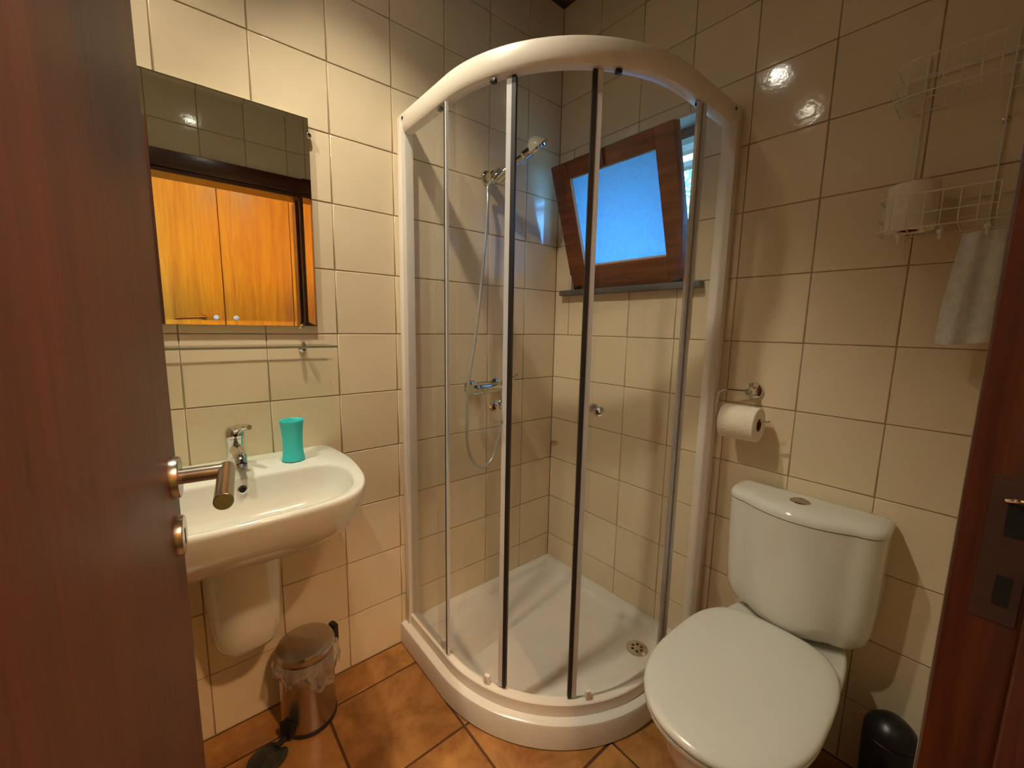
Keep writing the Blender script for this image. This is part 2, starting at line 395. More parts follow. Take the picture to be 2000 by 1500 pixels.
pl = bpy.data.lights.new('window_portal', 'AREA'); pl.shape = 'RECTANGLE'; pl.size = WX1-WX0; pl.size_y = WZ1-WZ0; pl.cycles.is_portal = True
po = bpy.data.objects.new('window_portal', pl); COL.objects.link(po); po.location = ((WX0+WX1)/2, 0.235, (WZ0+WZ1)/2); po.rotation_euler = (R(-90), 0, 0)

b = B_(); box(b, (-40, 0.3, -0.6), (40, 80, -0.5))
struct('ground_outside', b, 'earth', 'dry ground outside the window', 'ground')
# what shows through the gap beside the sash: the eave outside and a pale bush
eave = thing('roof_eave', 'brown wooden eave battens outside the window gap', 'eave', (0.9, 0.34, 2.3))
for k in range(6):
    b = B_(); box(b, (-1.2, 0.36+0.13*k, 2.36-0.035*k), (1.6, 0.42+0.13*k, 2.395-0.035*k), 0.004, 1); obj('batten', b, 'outwood', eave, 30)
bush = thing('leafy_bush', 'pale spiky foliage outside the window gap', 'bush', (-0.2, 1.9, -0.5))
b = B_()
for k in range(420):
    x = random.uniform(-1.1, 0.6); y = random.uniform(1.6, 2.3); z = random.uniform(1.4, 2.6)
    d = Vector((random.uniform(-1, 1), random.uniform(-0.3, 0.3), random.uniform(-0.9, 0.1))).normalized()*random.uniform(0.12, 0.25)
    s = d.cross(Vector((0, 1, 0))).normalized()*0.012; p = Vector((x, y, z))
    f_ = [b.verts.new(q) for q in (p, p+d*0.5+s+Vector((0, 0.004, 0)), p+d, p+d*0.5-s-Vector((0, 0.004, 0)))]; b.faces.new(f_)
tag(obj('foliage', b, 'leaf', bush, 0), kind='stuff')
b = B_()
for x, y in ((-0.8, 1.9), (-0.2, 2.0), (0.3, 1.95)): tube(b, smooth_path([(x, y, -0.5), (x+0.05, y, 1.0), (x-0.05, y, 2.5)], 4), 0.018, 8)
obj('stem', b, 'outwood', bush)

# ------------------------------------------------------------------ door frame and door
YJ = -0.768
fr = thing('trim_1', 'dark red-brown wooden door frame around the doorway', 'door frame', (XW, DY1, 0), kind='structure')
b = B_(); box(b, (1.3725, YJ, 0), (1.515, DY1, DZ), 0.002, 1); jr = obj('jamb', b, 'frame', fr, 30)
b = B_(); box(b, (1.4265, YJ-0.013, 0), (1.515, YJ, 1.955-0.013), 0.002, 1); obj('door_stop', b, 'frame', fr, 30)
YH = -1.507
b = B_(); box(b, (1.3775, DY0, 0), (1.515, YH, DZ), 0.002, 1); obj('jamb', b, 'frame', fr, 30)
b = B_(); box(b, (1.3775, YH, 1.955), (1.515, YJ, DZ), 0.002, 1); obj('head', b, 'frameh', fr, 30)
b = B_(); box(b, (1.371, DY1+0.0, 0), (XW-0.0005, DY1+0.062, 2.06), 0.004, 2); obj('architrave', b, 'frame', fr, 30)
b = B_(); box(b, (1.371, DY0-0.062, 0), (XW-0.0005, DY0, 2.06), 0.004, 2); obj('architrave', b, 'frame', fr, 30)
b = B_(); box(b, (1.371, DY0, DZ+0.0005), (XW-0.0005, DY1, 2.06), 0.004, 2); obj('architrave', b, 'frameh', fr, 30)
# strike plate with latch and bolt holes
b = B_(); box(b, (1.391, YJ-0.0015, 0.935), (1.4235, YJ+0.001, 1.092), 0.0006, 1)
sp = tag(obj('strike_plate', b, 'oldsteel', fr, 30), 'steel strike plate')
b = B_(); box(b, (1.4045, YJ-0.0022, 1.03), (1.4185, YJ-0.001, 1.065)); obj('latch_hole', b, 'hole', sp, 0)
b = B_(); box(b, (1.405, YJ-0.0022, 0.955), (1.416, YJ-0.001, 0.987)); obj('bolt_hole', b, 'hole', sp, 0)
b = B_(); tube(b, smooth_path([(1.4185, YJ-0.0018, 1.068), (1.411, YJ-0.007, 1.070), (1.4025, YJ-0.0018, 1.067)], 4), 0.0022, 8); obj('latch_lip', b, 'chrome', sp)

E0 = Vector((0.675, -1.4175, 0)); DA = R(-6.6)
dd = Vector((math.cos(DA), math.sin(DA), 0)); dn = Vector((-dd.y, dd.x, 0)); zz = Vector((0, 0, 1))
DL = 0.716
door = thing('door_1', 'open dark varnished wooden door with a steel lever handle', 'door', E0, kind='structure')
b = B_(); obox(b, E0, dd, dn, zz, (0, -0.04, 0.008), (DL, 0, 1.948), 0.003, 2); leaf = obj('leaf', b, 'door', door, 30)
def dp(s, n, z): return E0+dd*s+dn*n+zz*z
HZ = 1.035
for sgn, off in ((1, 0.0), (-1, -0.04)):
    b = B_(); lathe(b, [(0.0265, 0), (0.0265, 0.008), (0.0255, 0.0095), (0.011, 0.0096)], dp(0.052, off, HZ), dn*sgn, 36)
    ro = obj('handle_rose', b, 'steel', door)
    b = B_(); tube(b, [dp(0.052, off+sgn*0.0096, HZ), dp(0.052, off+sgn*0.058, HZ)], 0.0098, 24)
    obj('handle_neck', b, 'steel', door)
    b = B_(); tube(b, [dp(0.0415, off+sgn*0.058, HZ), dp(0.0425, off+sgn*0.058, HZ), dp(0.1685, off+sgn*0.058, HZ), dp(0.1695, off+sgn*0.058, HZ)], [0.0088, 0.0098, 0.0098, 0.0088], 28)
    tag(obj('lever_handle', b, 'steel', door), 'brushed steel lever handle')
    b = B_(); lathe(b, [(0.0255, 0), (0.0255, 0.007), (0.0245, 0.0085)], dp(0.052, off, HZ-0.078), dn*sgn, 36)
    kr = obj('key_rose', b, 'steel', door)
    b = B_(); obox(b, dp(0.052, off+sgn*0.0083, HZ-0.078), dd, dn, zz, (-0.003, -0.0006, -0.012), (0.003, 0.0006, 0.008)); obj('keyhole', b, 'hole', kr, 0)
b = B_(); obox(b, E0, dd, dn, zz, (-0.001, -0.032, 0.92), (0.0005, -0.009, 1.12)); obj('lock_plate', b, 'steel', door, 0)

# ------------------------------------------------------------------ hall beyond the doorway (seen in the mirror)
HX1 = 2.42
def hall(name, a, c, mat, label, cat):
    b = B_(); box(b, a, c); return struct(name, b, mat, label, cat)
hall('floor_hall', (1.51, -2.6, -0.1), (3.0, 0.6, -0.002), 'fgrout', 'dark floor of the hall beyond the doorway', 'floor')
hall('ceiling_hall', (1.51, -2.6, 2.5), (3.0, 0.6, 2.6), 'plaster', 'pale hall ceiling beyond the doorway', 'ceiling')
hall('wall_hall_end', (1.51, 0.5, -0.002), (3.0, 0.6, 2.5), 'hallwall', 'ochre hall wall beyond the door frame', 'wall')
hall('wall_hall_near', (1.51, -2.6, -0.002), (3.0, -2.5, 2.5), 'hallwall', 'ochre hall wall past the door hinges', 'wall')
hall('wall_hall_back', (2.92, -2.5, -0.002), (3.0, 0.5, 2.5), 'hallwall', 'ochre hall wall behind the pine wardrobe', 'wall')
wd = thing('wardrobe', 'orange pine wardrobe with white round knobs, reflected in the mirror', 'wardrobe', (HX1, -1.07, 0))
b = B_(); box(b, (HX1+0.021, -2.02, 0), (2.9, 0.36, 2.35)); obj('body', b, 'wardrobe', wd, 0)
gaps = [-2.01, -1.54, -1.072, -0.604, -0.136, 0.35]
for k, (y0, y1) in enumerate(zip(gaps, gaps[1:])):
    b = B_(); box(b, (HX1, y0+0.003, 0.06), (HX1+0.02, y1-0.003, 2.33), 0.003, 2); dr = obj('door', b, 'wardrobe', wd, 30)
    kn = {1: y1-0.058, 2: y0+0.065, 3: y1-0.06, 4: y0+0.06}.get(k)
    if kn is not None:
        b = B_(); lathe(b, [(0.006, 0), (0.006, 0.012), (0.016, 0.018), (0.018, 0.026), (0.012, 0.033), (0.0, 0.035)], (HX1, kn, 1.262), (-1, 0, 0), 24)
        tag(obj('knob', b, 'ceramic', dr), 'white round knob')
    if k == 1:
        b = B_(); lathe(b, [(0.018, 0), (0.018, 0.006)], (HX1, y1-0.13, 1.262), (-1, 0, 0), 24)
        tube(b, smooth_path([(HX1-0.004, y1-0.13, 1.262), (HX1-0.045, y1-0.13, 1.262), (HX1-0.05, y1-0.15, 1.262), (HX1-0.05, y1-0.30, 1.248)], 6), 0.009, 14)
        tag(obj('lever', b, 'brass', dr), 'brass lever handle')
hl = thing('hall_lamp', 'small warm globe lamp on the hall ceiling', 'lamp', (2.00, -0.90, 2.5))
b = B_(); lathe(b, [(0.06, 0), (0.06, -0.008), (0.03, -0.012)], (2.00, -0.90, 2.5), (0, 0, 1), 28); obj('canopy', b, 'brass', hl)
b = B_(); sphere(b, (2.00, -0.90, 2.455), 0.05, seg=28, rings=16); obj('globe', b, 'hallglass', hl)
ld = bpy.data.lights.new('hall_lamp_light', 'POINT'); ld.energy = HALL_POWER; ld.color = HALL_COL; ld.shadow_soft_size = 0.053
lo = bpy.data.objects.new('hall_lamp_light', ld); COL.objects.link(lo); lo.parent = hl; lo.location = (0, 0, -0.045)

# ------------------------------------------------------------------ ceiling spots
def spot(x, y, power, label, group, aim, glass='lampglass'):
    t = thing('recessed_spotlight', label, 'spotlight', (x, y, H), group=group)
    b = B_(); lathe(b, [(0.034, -0.0005), (0.043, -0.0005), (0.043, -0.005), (0.040, -0.007), (0.034, -0.0045)], (x, y, H), (0, 0, 1), 36, False, False); obj('ring', b, 'chrome', t)
    b = B_(); lathe(b, [(0.033, -0.0006), (0.033, -0.004), (0.0, -0.0045)], (x, y, H), (0, 0, 1), 32, False, True); obj('lamp_glass', b, glass, t)
    ld = bpy.data.lights.new('spot_light', 'AREA'); ld.shape = 'DISK'; ld.size = 0.062; ld.energy = power*0.008; ld.color = SPOT_COL
    lo = bpy.data.objects.new('spot_light', ld); COL.objects.link(lo); lo.parent = t; lo.location = (0, 0, -0.009)
    ld = bpy.data.lights.new('spot_beam', 'SPOT'); ld.energy = power; ld.color = SPOT_COL; ld.spot_size = R(82); ld.spot_blend = 0.75; ld.shadow_soft_size = 0.028
    lo = bpy.data.objects.new('spot_beam', ld); COL.objects.link(lo); lo.parent = t; lo.location = (0, 0, -0.010)
    lo.rotation_euler = (Vector(aim)-Vector((x, y, H-0.01))).to_track_quat('-Z', 'Y').to_euler()      # gimbal spot turned towards the shower
spot(0.43, -1.19, SPOT_POWER, 'round recessed ceiling spotlight above the washbasin', None, (0.26, -0.46, 0.3))
spot(0.43, -1.72, SPOT2_POWER, 'round recessed ceiling spotlight behind the open door', None, (0.34, -0.85, 0.3), 'lampglass_dim')

# ------------------------------------------------------------------ washbasin
SY = -1.300
def polar(poly, c, n):
    out = []
    for k in range(n):
        a = 2*math.pi*k/n; d = (math.cos(a), math.sin(a)); best = 0
        for (x0, y0), (x1, y1) in zip(poly, poly[1:]+poly[:1]):
            ex, ey = x1-x0, y1-y0; det = d[0]*(-ey)+d[1]*ex
            if abs(det) < 1e-9: continue
            px, py = x0-c[0], y0-c[1]
            t = (px*(-ey)+py*ex)/det; s = (d[0]*py-d[1]*px)/det
            if -1e-6 <= s <= 1+1e-6 and t > best: best = t
        out.append((c[0]+d[0]*best, c[1]+d[1]*best))
    return out
def dshape(half):
    h = smooth_path([(x, w, 0) for x, w in half], 6)
    up = [(p.x, p.y) for p in h]
    return up + [(x, -w) for x, w in up[::-1]]
outer = dshape([(0.001, 0.0), (0.001, 0.15), (0.001, 0.242), (0.006, 0.254), (0.06, 0.266), (0.13, 0.273), (0.20, 0.275), (0.28, 0.268), (0.35, 0.256), (0.41, 0.232), (0.448, 0.199), (0.467, 0.160), (0.477, 0.09), (0.480, 0.0)])
inner = dshape([(0.190, 0.0), (0.190, 0.08), (0.191, 0.155), (0.197, 0.195), (0.222, 0.222), (0.272, 0.234), (0.33, 0.230), (0.385, 0.213), (0.428, 0.181), (0.450, 0.135), (0.461, 0.07), (0.464, 0.0)])
CB = (0.330, 0.0); NB = 128
O = polar(outer, CB, NB); I = polar(inner, CB, NB)
def sc(loop, s, cx=None, keep_back=True):
    r_ = []
    for (x, y) in loop:
        nx = CB[0]+(x-CB[0])*s; ny = y*s
        if keep_back and x < 0.004: nx = x
        r_.append((nx, ny))
    return r_
def under(f, zmul=1.0):
    r_ = []
    for (x, y) in O:
        r_.append((x*f, y*(0.42+0.58*f)))
    return r_
def L3(loop, z): return [(max(x, 0.001), SY+y, z) for x, y in loop]
RZ = 0.842
wb = thing('washbasin', 'white ceramic washbasin on half pedestal under the mirror', 'washbasin', (0, SY, 0.35))
b = B_()
loops = [L3([(x*0.35, y*0.34) for x, y in O], 0.655), L3([(x*0.62, y*0.60) for x, y in O], 0.672), L3([(x*0.80, y*0.80) for x, y in O], 0.702), L3([(x*0.90, y*0.905) for x, y in O], 0.735),
         L3([(x*0.955, y*0.96) for x, y in O], 0.772), L3([(x*0.99, y*0.99) for x, y in O], 0.808), L3(O, 0.828), L3([(x*0.999, y*0.999) for x, y in O], 0.836), L3([(x*0.993, y*0.992) for x, y in O], 0.841), L3([(x*0.985, y*0.982) for x, y in O], RZ+0.0005)]
def mixl(a, c, t): return [(p[0]*(1-t)+q[0]*t, p[1]*(1-t)+q[1]*t) for p, q in zip(a, c)]
IO = [(CB[0]+(x-CB[0])*1.022, y*1.014) for x, y in I]
S_ = lambda f: sc(I, f, None, False)
loops += [L3(mixl(O, IO, 0.5), RZ+0.0002), L3(IO, RZ-0.0005), L3(I, RZ-0.003), L3(S_(0.99), RZ-0.009), L3(S_(0.955), RZ-0.045), L3(S_(0.87), RZ-0.085),
          L3(S_(0.76), RZ-0.113), L3(S_(0.5), RZ-0.128), L3(S_(0.12), RZ-0.134)]
loft(b, loops); obj('basin', b, 'ceramic', wb, 50)
b = B_()
def ped(hw, dep, n=48):
    p = []
    for k in range(n+1):
        a = math.pi*k/n; c_, s_ = math.cos(a), math.sin(a)
        p.append((0.001+dep*abs(s_)**0.62, SY-0.002+hw*(abs(c_)**0.62)*(1 if c_ > 0 else -1)))
    return p
def P3(l, z): return [(x, y, z) for x, y in l]
loft(b, [P3(ped(0.045, 0.10), 0.338), P3(ped(0.068, 0.15), 0.342), P3(ped(0.079, 0.175), 0.352), P3(ped(0.084, 0.188), 0.370), P3(ped(0.088, 0.20), 0.42), P3(ped(0.092, 0.215), 0.52), P3(ped(0.096, 0.235), 0.66), P3(ped(0.098, 0.245), 0.715)])
obj('half_pedestal', b, 'ceramic', wb, 50)
b = B_(); lathe(b, [(0.021, 0), (0.021, 0.003), (0.014, 0.005), (0.0, 0.003)], (CB[0], SY, RZ-0.134), (0, 0, 1), 24); obj('drain', b, 'chrome', wb)
b = B_(); lathe(b, [(0.0105, -0.004), (0.0105, 0.002), (0.008, 0.003), (0.0075, -0.002), (0.0, -0.003)], (0.1945, SY+0.002, RZ-0.028), (0.95, 0, 0.30), 24); ov = obj('overflow', b, 'chrome', wb)
b = B_(); lathe(b, [(0.0074, 0), (0.0, 0.0004)], (0.1955, SY+0.002, RZ-0.0277), (0.95, 0, 0.30), 20, False, True); obj('overflow_hole', b, 'hole', ov)

# faucet
FX, FY = 0.085, SY+0.004
fc = thing('basin_faucet', 'chrome single-lever mixer tap on the washbasin', 'faucet', (FX, FY, RZ))
b = B_(); lathe(b, [(0.025, 0.0), (0.025, 0.006), (0.0215, 0.010), (0.021, 0.06), (0.022, 0.078), (0.0225, 0.082)], (FX, FY, RZ-0.0005), (0, 0, 1), 32)
obj('body', b, 'chrome', fc)
b = B_(); tube(b, smooth_path([(FX+0.008, FY, RZ+0.045), (FX+0.05, FY, RZ+0.058), (FX+0.095, FY, RZ+0.050), (FX+0.112, FY, RZ+0.036)], 6), [0.017]*7+[0.0155]*6+[0.0135]*6, 20)
obj('spout', b, 'chrome', fc)
b = B_(); tube(b, [(FX+0.1125, FY, RZ+0.0355), (FX+0.118, FY, RZ+0.0285)], 0.012, 18); obj('aerator', b, 'steel', fc)
b = B_(); lathe(b, [(0.0225, 0.0), (0.0235, 0.006), (0.0225, 0.018), (0.0165, 0.028), (0.0, 0.032)], (FX, FY, RZ+0.083), (0, 0, 1), 32)
tube(b, smooth_path([(FX+0.005, FY, RZ+0.103), (FX+0.04, FY+0.012, RZ+0.116), (FX+0.075, FY+0.026, RZ+0.122)], 6), [0.012]*5+[0.009]*5+[0.0065]*3, 16)
obj('lever', b, 'chrome', fc)
b = B_(); lathe(b, [(0.0045, 0), (0.0045, 0.001)], (FX+0.0232, FY, RZ+0.093), (1, 0, 0), 14); obj('index_dot', b, 'hole', fc)

# tumbler
tx, ty = 0.110, -1.162
b = B_(); hcup = 0.118
prof = [(0.0, 0.0), (0.026, 0.0), (0.030, 0.002), (0.0298, 0.005), (0.0272, 0.018), (0.0258, 0.04), (0.0262, 0.065), (0.0278, 0.09), (0.0305, 0.112), (0.0312, 0.1165), (0.0305, 0.118), (0.0285, 0.1165), (0.0258, 0.09), (0.0242, 0.06), (0.0240, 0.02), (0.0, 0.006)]
lathe(b, prof, (tx, ty, RZ+0.0006), (0, 0, 1), 48, False, False)
bmesh.ops.remove_doubles(b, verts=b.verts, dist=2e-5)
tag(obj('tumbler', b, 'mint', None, 60), 'mint green plastic tumbler standing on the washbasin', 'tumbler')

# ------------------------------------------------------------------ mirror and glass shelf
MY0, MY1, MZ0, MZ1 = -1.545, -1.056, 1.224, 1.820
mr_ = thing('wall_mirror', 'frameless rectangular wall mirror above the washbasin', 'mirror', (0.0, (MY0+MY1)/2, MZ0))
b = B_(); by_, bz_ = 0.024, 0.012; xf = 0.0125
lp = [[Vector(p) for p in ((xb, MY0+i_, MZ0+j_), (xb, MY1-i_, MZ0+j_), (xb, MY1-i_, MZ1-j_), (xb, MY0+i_, MZ1-j_))] for xb, i_, j_ in ((0.0075, 0.0, 0.0), (0.0133, 0.0, 0.0), (xf, by_, bz_))]
loft(b, lp); obj('mirror_glass', b, 'mirror', mr_, 0)
for cy, cz in ((MY1+0.001, 1.773), (MY0-0.001, 1.773), (-1.100, MZ0-0.001), (-1.50, MZ0-0.001)):
    b = B_(); lathe(b, [(0.0085, 0), (0.0085, 0.012), (0.006, 0.0155), (0.0, 0.0165)], (0.0005, cy, cz), (1, 0, 0), 20); obj('mirror_clip', b, 'chrome', mr_)
sh = thing('glass_shelf', 'clear glass shelf below the mirror', 'shelf', (0.0, -1.30, 1.163))
b = B_(); box(b, (0.014, -1.60, 1.163), (0.125, -1.032, 1.169)); obj('shelf_pane', b, 'shelf_glass', sh, 0)
b = B_(); box(b, (0.1251, -1.60, 1.1632), (0.1256, -1.032, 1.1688)); box(b, (0.0134, -1.60, 1.1632), (0.0139, -1.032, 1.1688)); obj('glass_edge', b, 'shelf_edge', sh, 0)
for cy in (-1.10, -1.50):
    b = B_(); lathe(b, [(0.011, 0), (0.011, 0.004), (0.006, 0.007), (0.006, 0.026)], (0.0005, cy, 1.1555), (1, 0, 0), 20)
    lathe(b, [(0.006, 0), (0.006, 0.016), (0.0035, 0.021)], (0.024, cy, 1.1555), (0, 0, 1), 16); obj('shelf_bracket', b, 'chrome', sh)

# ------------------------------------------------------------------ shower tray and enclosure
CR = 0.30; RN = 0.46; ARC = RN*math.pi/2; STOT = 2*CR+ARC
def pth(s, off):
    r_ = RN+off
    if s < CR: return (s, -(CR+r_))
    if s > CR+ARC: return (CR+r_, -(CR-(s-CR-ARC)))
    a = -math.pi/2+(s-CR)/RN
    return (CR+r_*math.cos(a), -CR+r_*math.sin(a))
def run(s0, s1, n=None):
    ks = [s0]
    n = n or max(2, int((s1-s0)/0.012))
    return [s0+(s1-s0)*k/n for k in range(n+1)]
def sweep(bm, s0, s1, prof, n=None):
    loops = [[(*pth(s, o), z) for o, z in prof] for s in run(s0, s1, n)]
    loft(bm, loops)
def outline(off, w):
    p = [(w, -(CR+RN+off))]
    N = 56
    for k in range(N+1):
        a = -math.pi/2*(1-k/N); r_ = RN+off
        p.append((CR+r_*math.cos(a), -CR+r_*math.sin(a)))
    p += [(CR+RN+off, -w), (w, -w)]
    return p
TZ = 0.085
tr = thing('shower_tray', 'white quadrant shower tray in the corner', 'shower tray', (0.35, -0.35, 0))
b = B_()
loft(b, [P3(outline(0.036, 0.001), 0.0), P3(outline(0.040, 0.001), 0.004), P3(outline(0.040, 0.001), TZ-0.012), P3(outline(0.0375, 0.001), TZ-0.004), P3(outline(0.031, 0.001), TZ),
         P3(outline(-0.033, 0.028), TZ), P3(outline(-0.040, 0.034), TZ-0.004), P3(outline(-0.047, 0.042), TZ-0.014), P3(outline(-0.060, 0.055), TZ-0.030), P3(outline(-0.085, 0.08), TZ-0.036), P3(outline(-0.20, 0.2), TZ-0.038)])
obj('tray', b, 'acrylic', tr, 40)
dcx, dcy = 0.632, -0.152
b = B_(); lathe(b, [(0.040, 0), (0.040, 0.003), (0.036, 0.0048), (0.0, 0.0055)], (dcx, dcy, TZ-0.037), (0, 0, 1), 36); dn_ = obj('drain_cover', b, 'chrome', tr)
for k in range(6):
    a = k*math.pi/3
    b = B_(); lathe(b, [(0.0055, 0), (0.0055, 0.0008)], (dcx+0.018*math.cos(a), dcy+0.018*math.sin(a), TZ-0.0322), (0, 0, 1), 14); obj('drain_hole', b, 'hole', dn_)

en = thing('shower_enclosure', 'white framed curved glass shower enclosure with sliding doors', 'shower enclosure', (0.38, -0.38, TZ))
ZB0, ZB1, ZT0, ZT1 = TZ+0.0005, TZ+0.040, 1.862, 1.922
b = B_(); sweep(b, 0.001, STOT-0.001, [(-0.020, ZB0), (0.012, ZB0), (0.012, ZB1-0.003), (0.009, ZB1), (-0.017, ZB1), (-0.020, ZB1-0.003)], 90); obj('bottom_rail', b, 'whitealu', en, 40)
b = B_(); sweep(b, 0.001, STOT-0.001, [(-0.024, ZT0), (-0.006, ZT0-0.003), (0.006, ZT0), (0.012, ZT0+0.010), (0.013, ZT1-0.012), (0.009, ZT1-0.002), (0.0, ZT1), (-0.024, ZT1)], 90); obj('top_rail', b, 'whitealu', en, 40)
b = B_(); box(b, (0.001, -(CR+RN)-0.018, ZB0), (0.032, -(CR+RN)+0.026, ZT1-0.012), 0.004, 2); obj('wall_profile', b, 'whitealu', en, 30)
b = B_(); box(b, ((CR+RN)-0.026, -0.032, ZB0), ((CR+RN)+0.022, -0.001, ZT1-0.012), 0.004, 2); obj('wall_profile', b, 'whitealu', en, 30)
for s0, y_ in ((0.035, 0), (STOT-0.035, 1)):
    p = pth(s0, 0.0)
    b = B_(); lathe(b, [(0.0045, 0), (0.0045, 0.002), (0.0, 0.003)], (*pth(s0, 0.0128), ZT0+0.04), (1, 0, 0) if y_ else (0, -1, 0), 14); obj('screw_cap', b, 'rubber', en)
def panel(name, s0, s1, off, parent, z0, z1, th=0.005):
    b = B_(); sweep(b, s0, s1, [(off-th/2, z0), (off+th/2, z0), (off+th/2, z1), (off-th/2, z1)]); return obj(name, b, 'shower_glass', parent, 30)
def strip(name, s0, s1, off, th, parent, z0, z1, mat):
    b = B_(); sweep(b, s0, s1, [(off-th/2, z0), (off+th/2, z0), (off+th/2, z1), (off-th/2, z1)], 2); return obj(name, b, mat, parent, 30)
pf = panel('fixed_panel', 0.033, 0.285, 0.002, en, ZB1+0.0005, ZT0-0.0035)
strip('edge_seal', 0.2855, 0.2895, 0.002, 0.008, pf, ZB1+0.001, ZT0-0.005, 'rubber')
strip('edge_strip', 0.292, 0.2985, 0.002, 0.008, pf, ZB1+0.001, ZT0-0.005, 'clearstrip')
sR = STOT-0.222
pf2 = panel('fixed_panel', sR, STOT-0.033, 0.002, en, ZB1+0.0005, ZT0-0.0035)
strip('edge_strip', sR-0.002, sR+0.014, 0.006, 0.008, pf2, ZB1+0.001, ZT0-0.005, 'clearstrip')
strip('edge_seal', sR-0.006, sR-0.0025, 0.002, 0.006, pf2, ZB1+0.001, ZT0-0.005, 'rubber')
strip('edge_strip', sR-0.022, sR-0.0065, 0.002, 0.008, pf2, ZB1+0.001, ZT0-0.005, 'clearstrip')
def knob(s, z, off, parent):
    p = Vector((*pth(s, off), z)); q = Vector((*pth(s, off+0.01), z)); d = (q-p).normalized()
    for sg in (1, -1):
        b = B_(); lathe(b, [(0.007, 0.0026), (0.007, 0.010), (0.0125, 0.014), (0.0145, 0.021), (0.0125, 0.028), (0.006, 0.032), (0.0, 0.033)], p, d*sg, 24); obj('knob', b, 'chrome', parent)
def sliding(s0, s1, lead, knob_s, zk):
    off = -0.012
    g = panel('sliding_door', s0, s1, off, en, ZB1+0.004, ZT0-0.0035)
    if lead > 0:
        strip('edge_strip', s1-0.014, s1, off, 0.010, g, ZB1+0.005, ZT0-0.005, 'clearstrip'); strip('magnet_seal', s1+0.0005, s1+0.012, off, 0.012, g, ZB1+0.005, ZT0-0.005, 'rubber')
    else:
        strip('edge_strip', s0, s0+0.014, off, 0.010, g, ZB1+0.005, ZT0-0.005, 'clearstrip'); strip('magnet_seal', s0-0.012, s0-0.0005, off, 0.012, g, ZB1+0.005, ZT0-0.005, 'rubber')
    for s in (s0+0.05, s1-0.05):
        for z0, z1, m_ in ((ZB1+0.002, ZB1+0.030, 'whitealu'), (ZT0-0.014, ZT0-0.004, 'black')):
            p = pth(s, off+0.010); q = pth(s+0.01, off+0.010); t_ = Vector((q[0]-p[0], q[1]-p[1], 0)).normalized(); nn = Vector((t_.y, -t_.x, 0))
            b = B_(); obox(b, Vector((*p, 0)), t_, nn, zz, (-0.008, -0.0065, z0), (0.008, 0.006, z1), 0.002, 2); obj('roller', b, m_, g, 30)
    knob(knob_s, zk, off, g)
    return g
sliding(0.205, 0.522, 1, 0.490, 1.012)
sliding(0.740, STOT-0.185, -1, 0.778, 1.012)

# ------------------------------------------------------------------ shower mixer, hose, hand shower
mx_ = thing('shower_mixer', 'chrome wall-mounted shower mixer valve inside the shower', 'mixer tap', (0.0, -0.42, 0.985))
mxx, mz = 0.062, 0.984
b = B_(); tube(b, [(mxx, -0.499, mz), (mxx, -0.489, mz), (mxx, -0.329, mz), (mxx, -0.324, mz)], [0.018, 0.0215, 0.0215, 0.018], 28); obj('body', b, 'chrome', mx_)
for y in (-0.479, -0.349):
    b = B_(); lathe(b, [(0.032, 0.0005), (0.032, 0.006), (0.024, 0.016), (0.016, 0.020), (0.016, 0.045)], (0, y, mz), (1, 0, 0), 32); obj('escutcheon', b, 'chrome', mx_)
b = B_(); lathe(b, [(0.0235, 0), (0.0255, 0.008), (0.024, 0.026), (0.014, 0.036), (0.0, 0.038)], (mxx, -0.340, mz+0.005), (0.25, 0.35, 0.9), 28)
tube(b, smooth_path([(mxx+0.012, -0.329, mz+0.03), (mxx+0.03, -0.322, mz+0.045), (mxx+0.055, -0.33, mz+0.054)], 5), 0.006, 12); obj('lever', b, 'chrome', mx_)
b = B_(); lathe(b, [(0.0225, 0), (0.0225, 0.02), (0.02, 0.024)], (mxx, -0.489, mz), (0, -1, 0), 28); obj('end_cap', b, 'chrome', mx_)
b = B_(); tube(b, [(mxx, -0.356, mz-0.018), (mxx, -0.356, mz-0.05)], 0.011, 18); obj('outlet', b, 'chrome', mx_)
# wall bracket
brk = thing('shower_bracket', 'chrome hand shower bracket on the tiled wall', 'bracket', (0, -0.395, 1.805))
BY, BZ = -0.405, 1.806
b = B_(); lathe(b, [(0.029, 0.0005), (0.029, 0.012), (0.024, 0.018)], (0, BY, BZ), (1, 0, 0), 28); obj('wall_plate', b, 'chrome', brk)
b = B_(); tube(b, [(0.016, BY, BZ), (0.044, BY+0.004, BZ)], 0.021, 24); obj('arm', b, 'chrome', brk)
hd = Vector((0.52, 0.58, 0.62)).normalized()
hb = Vector((0.060, BY+0.014, BZ))
b = B_(); lathe(b, [(0.0225, -0.022), (0.0255, -0.004), (0.0265, 0.018)], hb, hd, 24, True, True); obj('clamp', b, 'chrome', brk)
hs = thing('hand_shower', 'silver and white hand shower resting in its wall bracket', 'hand shower', hb)
hn = Vector((-0.25, 0.15, -1.0)); hn = (hn - hd*hn.dot(hd)).normalized()
b = B_()
hp = smooth_path([hb-hd*0.035, hb+hd*0.02, hb+hd*0.065, hb+hd*0.115+hn*0.002, hb+hd*0.148+hn*0.004], 6)
tube(b, hp, [0.011]*6+[0.0115]*6+[0.0135]*6+[0.019]*7, 18); obj('handle', b, 'chrome', hs)
hc = hb+hd*0.178+hn*0.002
b = B_(); lathe(b, [(0.0, -0.034), (0.016, -0.031), (0.030, -0.018), (0.0415, -0.004), (0.043, 0.001)], hc, hn, 32); tag(obj('shower_head', b, 'ceramic', hs), 'white rounded head back')
b = B_(); lathe(b, [(0.0435, 0.0012), (0.0445, 0.007), (0.041, 0.014), (0.030, 0.0165), (0.0, 0.0175)], hc, hn, 32, True, True); obj('spray_plate', b, 'chrome', hs)
b = B_()
